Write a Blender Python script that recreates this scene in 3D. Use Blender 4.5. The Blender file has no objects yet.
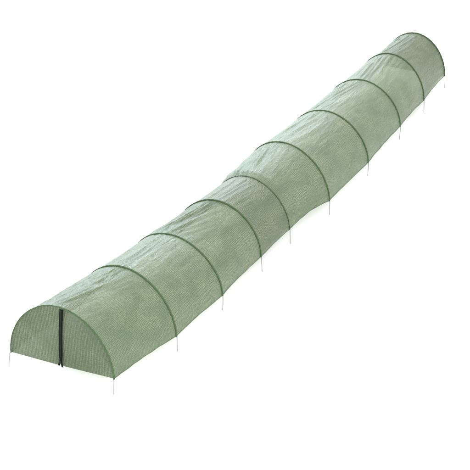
import bpy, bmesh, math, random
from mathutils import Vector, Matrix, noise
random.seed(4)
scene = bpy.context.scene
C = scene.collection

# ---------------------------------------------------------------- camera, light, exposure
PITCH, CAM_H, FPX, ROLL = 0.5198, 4.0877, 1518.304, -0.0099
cd = bpy.data.cameras.new('camera'); cam = bpy.data.objects.new('camera', cd); C.objects.link(cam)
F = Vector((0, math.cos(PITCH), -math.sin(PITCH)))
R0 = Vector((1, 0, 0)); U0 = Vector((0, math.sin(PITCH), math.cos(PITCH)))
R = math.cos(ROLL)*R0 + math.sin(ROLL)*U0; U = -math.sin(ROLL)*R0 + math.cos(ROLL)*U0
M = Matrix((R, U, -F)).transposed().to_4x4(); M.translation = Vector((0, 0, CAM_H))
cam.matrix_world = M
cd.sensor_width = 36; cd.sensor_fit = 'HORIZONTAL'; cd.lens = FPX/470*36; cd.clip_end = 500
scene.camera = cam

world = bpy.data.worlds.new('World'); scene.world = world; world.use_nodes = True
bg = world.node_tree.nodes['Background']
bg.inputs['Color'].default_value = (1.0, 1.0, 1.0, 1); bg.inputs['Strength'].default_value = 2.55

def area(name, loc, target, size, power, color):
    l = bpy.data.lights.new(name, 'AREA'); l.shape = 'RECTANGLE'; l.size, l.size_y = size
    l.energy = power; l.color = color
    o = bpy.data.objects.new(name, l); C.objects.link(o); o.location = loc
    o.rotation_euler = (Vector(target)-Vector(loc)).to_track_quat('-Z', 'Y').to_euler()
area('softbox_back', (-3.0, 15.5, 2.6), (0, 7.4, 0.2), (8, 4.4), 760, (0.74, 0.91, 1.0))
area('softbox_key', (1.2, -1.2, 3.4), (0, 6.8, 0.2), (4.5, 2.5), 620, (1.0, 0.98, 0.93))
area('added_glint_light', (2.4, 13.8, 6.0), (0.2, 7.6, 0.3), (1.6, 1.6), 230, (1.0, 0.99, 0.95))  # added lamp, placed so the crown film shows glints

scene.view_settings.view_transform = 'Standard'; scene.view_settings.look = 'None'
scene.view_settings.exposure = 0.0; scene.view_settings.gamma = 1.0

# ---------------------------------------------------------------- materials
def mat(name):
    m = bpy.data.materials.new(name); m.use_nodes = True
    nt = m.node_tree; nt.nodes.clear()
    out = nt.nodes.new('ShaderNodeOutputMaterial')
    return m, nt, out
def N(nt, t, **kw):
    n = nt.nodes.new(t)
    for k, v in kw.items(): setattr(n, k, v)
    return n
def math_n(nt, op, a, b=None, c=None, clamp=False):
    n = N(nt, 'ShaderNodeMath', operation=op); n.use_clamp = clamp
    for i, v in enumerate((a, b, c)):
        if v is None: continue
        if isinstance(v, (int, float)): n.inputs[i].default_value = v
        else: nt.links.new(v, n.inputs[i])
    return n.outputs[0]
def simple(name, col, rough=.5, metal=0, noise_amt=.15, scale=60, spec=.5):
    m, nt, out = mat(name)
    p = N(nt, 'ShaderNodeBsdfPrincipled'); p.inputs['Roughness'].default_value = rough
    p.inputs['Metallic'].default_value = metal; p.inputs['Specular IOR Level'].default_value = spec
    tc = N(nt, 'ShaderNodeTexCoord'); no = N(nt, 'ShaderNodeTexNoise'); no.inputs['Scale'].default_value = scale
    nt.links.new(tc.outputs['Object'], no.inputs['Vector'])
    mx = N(nt, 'ShaderNodeMix', data_type='RGBA')
    mx.inputs[6].default_value = (*[c*(1-noise_amt) for c in col], 1)
    mx.inputs[7].default_value = (*[min(1, c*(1+noise_amt)) for c in col], 1)
    nt.links.new(no.outputs['Fac'], mx.inputs[0]); nt.links.new(mx.outputs[2], p.inputs['Base Color'])
    nt.links.new(p.outputs[0], out.inputs[0])
    return m

def film(name, col, thread, cell=0.0098, see=0.22, trans=0.38, rough=0.36, warp=0.022, stretch=(1, 1), cross=1.0):
    """woven polyethylene film: square grid of raised threads over clear film"""
    m, nt, out = mat(name); L = nt.links.new
    uv = N(nt, 'ShaderNodeUVMap'); uv.uv_map = 'weave'
    # slight warp so that the grid lines wander like cloth
    n0 = N(nt, 'ShaderNodeTexNoise'); n0.inputs['Scale'].default_value = 9; n0.inputs['Detail'].default_value = 3
    L(uv.outputs[0], n0.inputs['Vector'])
    vm = N(nt, 'ShaderNodeVectorMath', operation='SCALE'); L(n0.outputs['Color'], vm.inputs[0]); vm.inputs['Scale'].default_value = warp
    va = N(nt, 'ShaderNodeVectorMath', operation='ADD'); L(uv.outputs[0], va.inputs[0]); L(vm.outputs[0], va.inputs[1])
    sp = N(nt, 'ShaderNodeSeparateXYZ'); L(va.outputs[0], sp.inputs[0])
    def line(s, p):
        a = math_n(nt, 'DIVIDE', s, p); f = math_n(nt, 'FRACT', a)
        d = math_n(nt, 'ABSOLUTE', math_n(nt, 'SUBTRACT', f, 0.5))
        return math_n(nt, 'SMOOTH_MIN', math_n(nt, 'MULTIPLY', math_n(nt, 'SUBTRACT', d, 0.22, clamp=True), 5.0), 1.0, 0.1)
    lx = line(sp.outputs[0], cell*stretch[0]); ly = line(sp.outputs[1], cell*stretch[1])
    thr = math_n(nt, 'MAXIMUM', lx, math_n(nt, 'MULTIPLY', ly, cross), clamp=True)
    # uneven glitter of single threads, painted into their colour
    n1 = N(nt, 'ShaderNodeTexNoise'); n1.inputs['Scale'].default_value = 110; n1.inputs['Detail'].default_value = 2
    L(uv.outputs[0], n1.inputs['Vector'])
    n2 = N(nt, 'ShaderNodeTexNoise'); n2.inputs['Scale'].default_value = 5.5; n2.inputs['Detail'].default_value = 6; n2.inputs['Roughness'].default_value = .62
    L(uv.outputs[0], n2.inputs['Vector'])
    mx = N(nt, 'ShaderNodeMix', data_type='RGBA'); mx.inputs[6].default_value = (*col, 1); mx.inputs[7].default_value = (*thread, 1)
    tf = math_n(nt, 'MULTIPLY', thr, math_n(nt, 'MULTIPLY_ADD', n1.outputs['Fac'], 2.4, -0.5, clamp=True), clamp=True)
    n4 = N(nt, 'ShaderNodeTexNoise'); n4.inputs['Scale'].default_value = 7.0; n4.inputs['Detail'].default_value = 3; n4.inputs['Distortion'].default_value = .6
    L(uv.outputs[0], n4.inputs['Vector'])                       # patches of paler thread colour, painted in as glints
    L(math_n(nt, 'MULTIPLY', tf, math_n(nt, 'MULTIPLY_ADD', n4.outputs['Fac'], 1.6, -0.15, clamp=True)), mx.inputs[0])
    # broad cloth variation of tone
    hs = N(nt, 'ShaderNodeHueSaturation'); L(mx.outputs[2], hs.inputs['Color'])
    L(math_n(nt, 'MULTIPLY_ADD', n2.outputs['Fac'], 0.4, 0.8), hs.inputs['Value'])
    L(math_n(nt, 'MULTIPLY_ADD', n2.outputs['Fac'], -0.35, 1.18), hs.inputs['Saturation'])
    colr = hs.outputs[0]
    bump = N(nt, 'ShaderNodeBump'); bump.inputs['Strength'].default_value = 0.35; bump.inputs['Distance'].default_value = 0.0012
    L(thr, bump.inputs['Height'])
    # fine creases of crumpled film
    mp = N(nt, 'ShaderNodeMapping'); mp.inputs['Scale'].default_value = (7, 30, 1); mp.inputs['Rotation'].default_value = (0, 0, .22)
    L(uv.outputs[0], mp.inputs[0])
    n3 = N(nt, 'ShaderNodeTexNoise'); n3.inputs['Scale'].default_value = 1.0; n3.inputs['Detail'].default_value = 5; n3.inputs['Distortion'].default_value = .8
    L(mp.outputs[0], n3.inputs['Vector'])
    b2 = N(nt, 'ShaderNodeBump'); b2.inputs['Strength'].default_value = 0.55; b2.inputs['Distance'].default_value = 0.012
    L(n3.outputs['Fac'], b2.inputs['Height']); L(bump.outputs[0], b2.inputs['Normal'])
    # crumpled facets, stronger in some patches
    n5 = N(nt, 'ShaderNodeTexNoise'); n5.inputs['Scale'].default_value = 34; n5.inputs['Detail'].default_value = 4; n5.inputs['Distortion'].default_value = 1.2
    L(uv.outputs[0], n5.inputs['Vector'])
    b3 = N(nt, 'ShaderNodeBump'); b3.inputs['Distance'].default_value = 0.005
    L(math_n(nt, 'MULTIPLY_ADD', n4.outputs['Fac'], 3.4, -1.1, clamp=True), b3.inputs['Strength'])
    L(n5.outputs['Fac'], b3.inputs['Height']); L(b2.outputs[0], b3.inputs['Normal']); b2 = b3
    p = N(nt, 'ShaderNodeBsdfPrincipled'); L(colr, p.inputs['Base Color'])
    L(math_n(nt, 'MULTIPLY_ADD', n1.outputs['Fac'], -.30, rough+.12), p.inputs['Roughness'])
    p.inputs['Specular IOR Level'].default_value = 0.42
    L(b2.outputs[0], p.inputs['Normal'])
    tl = N(nt, 'ShaderNodeBsdfTranslucent'); L(colr, tl.inputs['Color']); L(b2.outputs[0], tl.inputs['Normal'])
    m1 = N(nt, 'ShaderNodeMixShader'); m1.inputs[0].default_value = trans; L(p.outputs[0], m1.inputs[1]); L(tl.outputs[0], m1.inputs[2])
    tp = N(nt, 'ShaderNodeBsdfTransparent'); tp.inputs['Color'].default_value = (0.86, 0.97, 0.88, 1)
    m2 = N(nt, 'ShaderNodeMixShader')
    L(math_n(nt, 'MULTIPLY', math_n(nt, 'SUBTRACT', 1.0, thr), see), m2.inputs[0])
    L(m1.outputs[0], m2.inputs[1]); L(tp.outputs[0], m2.inputs[2]); L(m2.outputs[0], out.inputs[0])
    return m

M_COVER = film('woven_film', (0.052, 0.085, 0.046), (0.205, 0.232, 0.138), see=0.105, rough=.34)
M_PANEL = film('woven_panel', (0.045, 0.071, 0.037), (0.185, 0.208, 0.122), see=0.03, stretch=(.8, 1.1), warp=.005, cross=.45)
M_DARK_LAYER = film('woven_dark_layer', (0.030, 0.080, 0.048), (0.085, 0.155, 0.105), see=0.05)
M_SLEEVE = simple('sleeve_cloth', (0.033, 0.060, 0.025), .8, 0, .75, 260, .15)
M_SLEEVE_PALE = simple('pale_sleeve_cloth', (0.050, 0.076, 0.044), .8, 0, .5, 260, .15)
M_HEM = simple('hem_cloth', (0.066, 0.096, 0.056), .8, 0, .2, 90, .2)
M_WIRE = simple('galvanised_wire', (0.17, 0.172, 0.17), .5, .2, .1, 40, .4)
M_ZIP = simple('zipper_tape', (0.0035, 0.0065, 0.0035), .9, 0, .3, 200, .06)
M_TEETH = simple('zipper_teeth', (0.003, 0.003, 0.004), .5, 0, .2, 200, .25)
M_GROUND = simple('white_backdrop', (0.90, 0.90, 0.90), .9, 0, .01, 3)

# ---------------------------------------------------------------- helpers
def link(name, me, m, parent=None, smooth=True):
    o = bpy.data.objects.new(name, me); C.objects.link(o); me.materials.append(m)
    if smooth:
        for p in me.polygons: p.use_smooth = True
    if parent:
        o.parent = parent
        if parent.type == 'EMPTY': o.matrix_parent_inverse = Matrix.Translation(-parent.location)
    return o
def grid_mesh(name, rows, uvs=None, close=False):
    nr, nc = len(rows), len(rows[0])
    verts = [tuple(v) for r in rows for v in r]; faces = []
    for i in range(nr-1):
        for j in range(nc-1 + (1 if close else 0)):
            j2 = (j+1) % nc
            faces.append((i*nc+j, i*nc+j2, (i+1)*nc+j2, (i+1)*nc+j))
    me = bpy.data.meshes.new(name); me.from_pydata(verts, [], faces)
    if uvs:
        lay = me.uv_layers.new(name='weave'); flat = [u for r in uvs for u in r]
        for l in me.loops: lay.data[l.index].uv = flat[l.vertex_index]
    me.update(); return me
def tube_rows(path, rad, seg=10, wob=None):
    """rings along a path; rad may be a function of index"""
    rows = []; n = len(path); ref = Vector((0.3, 0.9, 0.1)).normalized()
    for i, p in enumerate(path):
        a = path[max(0, i-1)]; b = path[min(n-1, i+1)]; t = (b-a).normalized()
        s = t.cross(ref).normalized(); q = s.cross(t).normalized()
        r = rad(i) if callable(rad) else rad
        if isinstance(r, tuple): r1, r2 = r
        else: r1 = r2 = r
        ring = []
        for k in range(seg):
            an = 2*math.pi*k/seg
            w = wob(i, an) if wob else 1
            ring.append(p + (s*math.cos(an)*r1 + q*math.sin(an)*r2)*w)
        rows.append(ring)
    cap0 = [path[0]]*seg; cap1 = [path[-1]]*seg
    return [cap0]+rows+[cap1]
def tube(name, path, rad, m, parent, seg=10, wob=None):
    me = grid_mesh(name, tube_rows(path, rad, seg, wob), close=True)
    bm = bmesh.new(); bm.from_mesh(me); bmesh.ops.remove_doubles(bm, verts=bm.verts, dist=1e-6)
    bmesh.ops.recalc_face_normals(bm, faces=bm.faces); bm.to_mesh(me); bm.free()
    return link(name, me, m, parent)
def fnoise(x, y, z=0.0): return noise.noise(Vector((x, y, z)))

# ---------------------------------------------------------------- the setting
gm = bpy.data.meshes.new('ground')
gm.from_pydata([(-60, -40, 0), (60, -40, 0), (60, 80, 0), (-60, 80, 0)], [], [(0, 1, 2, 3)])
g = link('ground', gm, M_GROUND, None, False); g['kind'] = 'structure'

# ---------------------------------------------------------------- hoop frames (centre x, y, yaw, half width, height)
S = 0.0866; EXP = 1.9314
HOOPS = [(-0.8064, 5.7912, -0.4236, 0.2717, 0.3223), (-0.5244, 6.1693, -0.5321, 0.2794, 0.2981),
         (-0.2977, 6.5466, -0.6017, 0.2819, 0.2520), (-0.0903, 6.8665, -0.4443, 0.2475, 0.2756),
         (0.0933, 7.1913, -0.6387, 0.2469, 0.2367), (0.2981, 7.5345, -0.6665, 0.2848, 0.2667),
         (0.5506, 7.9696, -0.6041, 0.2697, 0.2546), (0.7939, 8.4356, -0.5979, 0.2546, 0.2408),
         (0.9913, 8.7836, -0.5399, 0.2318, 0.2643), (1.1771, 9.1275, -0.4489, 0.2100, 0.2620)]
def hoop_pt(k, t, out=0.0):
    cx, cy, yaw, w, a = HOOPS[k]
    ct, st = math.cos(t), math.sin(t)
    x = math.copysign(abs(ct)**(2/EXP), ct)*(w+out); z = abs(st)**(2/EXP)*(a+out)+S
    return Vector((cx+x*math.cos(yaw), cy+x*math.sin(yaw), z))
def hoop_axis(k):
    yaw = HOOPS[k][2]; return Vector((-math.sin(yaw), math.cos(yaw), 0))

base = Vector((HOOPS[0][0], HOOPS[0][1], 0))
tun = bpy.data.objects.new('grow_tunnel', None); C.objects.link(tun); tun.location = base; tun.empty_display_size = .2
tun['label'] = 'long green netted grow tunnel on ten wire hoops with a zipped front end'
tun['category'] = 'grow tunnel'

# ---- cover
NT, NS = 130, 46
LEN = [0.0]
for k in range(9):
    LEN.append(LEN[-1] + (Vector(HOOPS[k+1][:2])-Vector(HOOPS[k][:2])).length)
rows, uvs = [], []
rc = random.Random(11)
CREASE = [[(rc.uniform(.25, 2.3), rc.uniform(-.35, .35), rc.uniform(.012, .03), rc.uniform(.0014, .0034)*rc.choice((-1, 1, 1)), rc.uniform(0, 1)) for _ in range(7)] for _ in range(9)]
hem_r, hem_l = [], []
for k in range(9):
    for s in range(NS + (1 if k == 8 else 0)):
        f = s/NS; u = LEN[k] + f*(LEN[k+1]-LEN[k]); row, uvr = [], []
        bow = 4*f*(1-f)
        sharp = min(1, 5*f*(1-f)*1.6)                  # wrinkles die out at the hoops
        for j in range(NT+1):
            t = math.pi*j/NT
            a, b = hoop_pt(k, t), hoop_pt(k+1, t); p = a.lerp(b, f)
            c = Vector((*(Vector(HOOPS[k][:2]).lerp(Vector(HOOPS[k+1][:2]), f)), S))
            n = (p-c); n.normalize()
            v = 0.40*t*2*0.5*1.0
            side = math.sin(t)
            sag = (.005, .004, .006, .003, .001, .006, .003, .004, .008)[k]
            p = p - n*(sag*bow*(0.35+0.65*side))
            if k == 4: p = p + n*(.017*min(1, f/.10)*(1-f)**1.5*max(0, math.sin(t-.5)))   # the far length overlaps the near one
            # long pulled folds from hoop to hoop, slanting a little, each bay different
            sl = v + (.12, -.05, .20, .02, -.16, .10, .22, -.08, .15)[k]*(f-.5)
            w1 = fnoise(u*2.2 + k*3.1, sl*30, 1.7 + k*.6)
            w2 = fnoise(u*5.0, sl*62, 9.2 + k)
            w3 = fnoise(u*16, v*22, 4.1)
            top = math.exp(-((t-2.05)/0.55)**2)           # slack film along the crown and far shoulder
            amp = 0.0020 + (.0050, .0032, .0058, .0040, .0062, .0030, .0050, .0036, .0060)[k]*top
            p = p + n*sharp*(amp*w1*1.3 + amp*.5*w2 + 0.0011*w3)
            for (t0, sl2, wd, am, fc) in CREASE[k]:
                dt = (t - t0 - sl2*(f-.5) - .03*math.sin(f*7+t0*9))/(wd*1.6)
                if abs(dt) < 3: p = p + n*(am*math.exp(-dt*dt)*sharp*math.exp(-((f-fc)/.42)**2))
            # gathers next to each hoop sleeve
            e = math.exp(-(min(f, 1-f)*26)**2)*(1-math.exp(-(min(f, 1-f)*90)**2))
            p = p + n*0.0020*e*fnoise(v*75, k*3.3)*1.6
            # lower edge lifts between the hoops
            if j in (0, NT) or True:
                edge = max(0, 1-side*6)
                lift = {4: .022, 5: .004}.get(k, .007)
                p.z += edge*(bow*lift + 0.0035*fnoise(u*14, 3.3 if j < 60 else 8.8)*sharp)
            row.append(p); uvr.append((u, v))
        rows.append(row); uvs.append(uvr); hem_r.append(row[0]); hem_l.append(row[-1])
cover = link('cover', grid_mesh('cover', rows, uvs), M_COVER, tun)
for pth in (hem_r, hem_l):
    tube('hem', [p+Vector((0, 0, .001)) for p in pth], lambda i: (.0010, .0022), M_HEM, cover, 8)

# ---- inner layer added to darken the last bay of each of the two joined lengths
for k in (3, 8):
    rr = rows[k*NS:(k+1)*NS+1]; uu = uvs[k*NS:(k+1)*NS+1]
    out = []
    for i, row in enumerate(rr):
        f = i/NS; c = Vector((*(Vector(HOOPS[k][:2]).lerp(Vector(HOOPS[k+1][:2]), f)), S))
        out.append([p - (p-c).normalized()*(.006 + .004*fnoise(i*.1, j*.08, k)) + Vector((0, 0, .012*max(0, 1-math.sin(math.pi*j/NT)*6))) for j, p in enumerate(row)])
    link('added_dark_layer', grid_mesh('added_dark_layer', out, [[(a*1.03+.002, b*1.02) for a, b in q] for q in uu]), M_DARK_LAYER, tun)

# ---- ends
def panel(name, k, back, m, notch=None, see=None):
    ax = hoop_axis(k); cx, cy, yaw, w, a = HOOPS[k]; ex = Vector((math.cos(yaw), math.sin(yaw), 0))
    nx, nz = 120, 44; rws, uvr = [], []
    for i in range(nz+1):
        fr = i/nz; r, uu = [], []
        for j in range(nx+1):
            x = -w + 2*w*j/nx; x = max(-w*.9995, min(w*.9995, x))
            hz = a*max(0, 1-(abs(x)/w)**EXP)**(1/EXP)
            z0 = -.004*(1-(x/w)**2)
            if notch is not None: z0 += .022*max(0, 1-abs(x-notch)/.007)
            z = z0 + (hz-z0)*fr
            edge = min(1, max(0, (1-math.hypot(x/w, z/a))*7))
            fold = min(1, fr*6)*0.0035*fnoise(x*26, z*3.5, 2.2+k) + 0.0022*fnoise(x*60, z*5, 5.2) *min(1, fr*6) + .004*min(1, fr*6)*fnoise(x*7+z*6, z*7, .4)
            p = Vector((cx, cy, S)) + ex*x + Vector((0, 0, z)) + ax*(back + edge*(.002+fold))
            r.append(p); uu.append((x*1.0, z))
        rws.append(r); uvr.append(uu)
    return link(name, grid_mesh(name, rws, uvr), m, tun)
ZX = -0.004
front = panel('front_panel', 0, 0.004, M_PANEL, ZX)
back = panel('back_panel', 9, -0.004, M_PANEL)
mid = panel('inner_panel', 4, 0.0, M_PANEL)

def zipper(k, sgn, parent, xz, splay=True):
    """two cloth tapes, a chain of teeth and a slider; sgn = side that it stands proud on"""
    ax = hoop_axis(k)*sgn; cx, cy, yaw, w, a = HOOPS[k]; ex = Vector((math.cos(yaw), math.sin(yaw), 0))
    org = Vector((cx, cy, S)); H = a*(1-(abs(xz)/w)**EXP)**(1/EXP)
    LEAN = .027 if k == 0 else 0
    def pt(x, z, o): return org + ex*x + Vector((0, 0, z)) + ax*o
    bm = bmesh.new()
    for sd in (-1, 1):
        prev = None; n = 60
        for i in range(n+1):
            f = i/n; z = -.003 + (H-.003)*f if sd > 0 else .002 + (H-.008)*f
            wob = LEAN*z/H + .0012*math.sin(z*26) + .0008*fnoise(z*40, sd)
            sp = (.0075 if sd > 0 else .0060)*max(0, 1-(z+.006)/.032)**1.6 if splay else 0
            xi = xz + sd*(0.0005+sp) + wob; xo = xz + sd*(.0092+sp+.0006*fnoise(z*70, sd+4)) + wob
            vs = [bm.verts.new(pt(x, z, o)) for x, o in ((xi, .004), (xi, .0062), (xo, .0062), (xo, .004))]
            if prev:
                for q in range(4): bm.faces.new((prev[q], prev[(q+1) % 4], vs[(q+1) % 4], vs[q]))
            else: bm.faces.new(vs)
            prev = vs
        bm.faces.new(prev)
    bmesh.ops.recalc_face_normals(bm, faces=bm.faces)
    me = bpy.data.meshes.new('zipper_tape'); bm.to_mesh(me); bm.free()
    tp = link('zipper_tape', me, M_ZIP, parent, False)
    bm = bmesh.new(); z = .026; q = 0
    while z < H-.008:
        wob = LEAN*z/H + .0012*math.sin(z*26)
        c = pt(xz + wob + (.0009 if q % 2 else -.0009), z, .0075)
        mtx = Matrix.Translation(c) @ Matrix.Rotation(yaw, 4, 'Z') @ Matrix.Diagonal((.0052, .0026, .0017, 1))
        bmesh.ops.create_cube(bm, size=1, matrix=mtx); z += .0026; q += 1
    me = bpy.data.meshes.new('zipper_teeth'); bm.to_mesh(me); bm.free()
    link('zipper_teeth', me, M_TEETH, parent, False)
    bm = bmesh.new()
    c = pt(xz+.003, .030, .009)
    mtx = Matrix.Translation(c) @ Matrix.Rotation(yaw, 4, 'Z')
    bmesh.ops.create_cube(bm, size=1, matrix=mtx @ Matrix.Diagonal((.010, .006, .013, 1)))
    bmesh.ops.create_cube(bm, size=1, matrix=mtx @ Matrix.Translation((.000, -.0035*sgn*-1, .014)) @ Matrix.Diagonal((.0045, .0018, .020, 1)))
    bmesh.ops.bevel(bm, geom=list(bm.edges), offset=.0006, segments=1, affect='EDGES')
    me = bpy.data.meshes.new('zipper_slider'); bm.to_mesh(me); bm.free()
    link('zipper_slider', me, M_TEETH, parent, False)
zipper(0, -1, front, ZX)
zipper(9, -1, back, 0.004)

# ---- hoops: wire in a cloth sleeve, ending in two wire legs
for k in range(10):
    o = 0.0014 if k == 0 else 0.0022
    n = 110; path = [hoop_pt(k, math.pi*i/n, o) for i in range(n+1)]
    wr = tube('hoop', [p - Vector((0, 0, 0)) for p in path], .0014, M_WIRE, tun, 8)
    ax = hoop_axis(k)
    def wob(i, an, k=k): return 1 + .16*math.sin(i*1.9 + an) + .22*fnoise(i*.35, an*.6, k*2.1)
    def tp(i, k): return (1-.45*min(1, max(0, (i-25)/30))) if k == 0 else 1-.22*min(1, max(0, (i-40)/50))
    fat = 0.0064 if k == 0 else 0.0050
    if k == 4: fat = .0036
    tube('sleeve', [p for p in path], lambda i, fat=fat, k=k: (fat*.6*tp(i, k), fat*tp(i, k)), M_SLEEVE_PALE if k == 4 else M_SLEEVE, wr, 10, wob)
    cx, cy, yaw, w, a = HOOPS[k]; ex = Vector((math.cos(yaw), math.sin(yaw), 0))
    for sd in (1, -1):
        top = hoop_pt(k, 0 if sd > 0 else math.pi, o)
        kink = {(0, -1): .010, (0, 1): -.001}.get((k, sd), .0015)
        lean = random.uniform(-.004, .004)
        if (k, sd) == (0, 1): lean = -.006
        pts = [top + Vector((0, 0, .006)), top - ex*0, top + ex*sd*kink*.7 - Vector((0, 0, .006)), top + ex*sd*kink - Vector((0, 0, .014))]
        for f in (.3, .5, .7, .85, 1.0):
            pts.append(top + ex*(sd*kink + lean*f) + Vector((0, 0, -.014-(S-.014+.006)*f)))
        tube('leg', pts, lambda i: .0023 if i < 8 else .0008, M_WIRE, wr, 8)
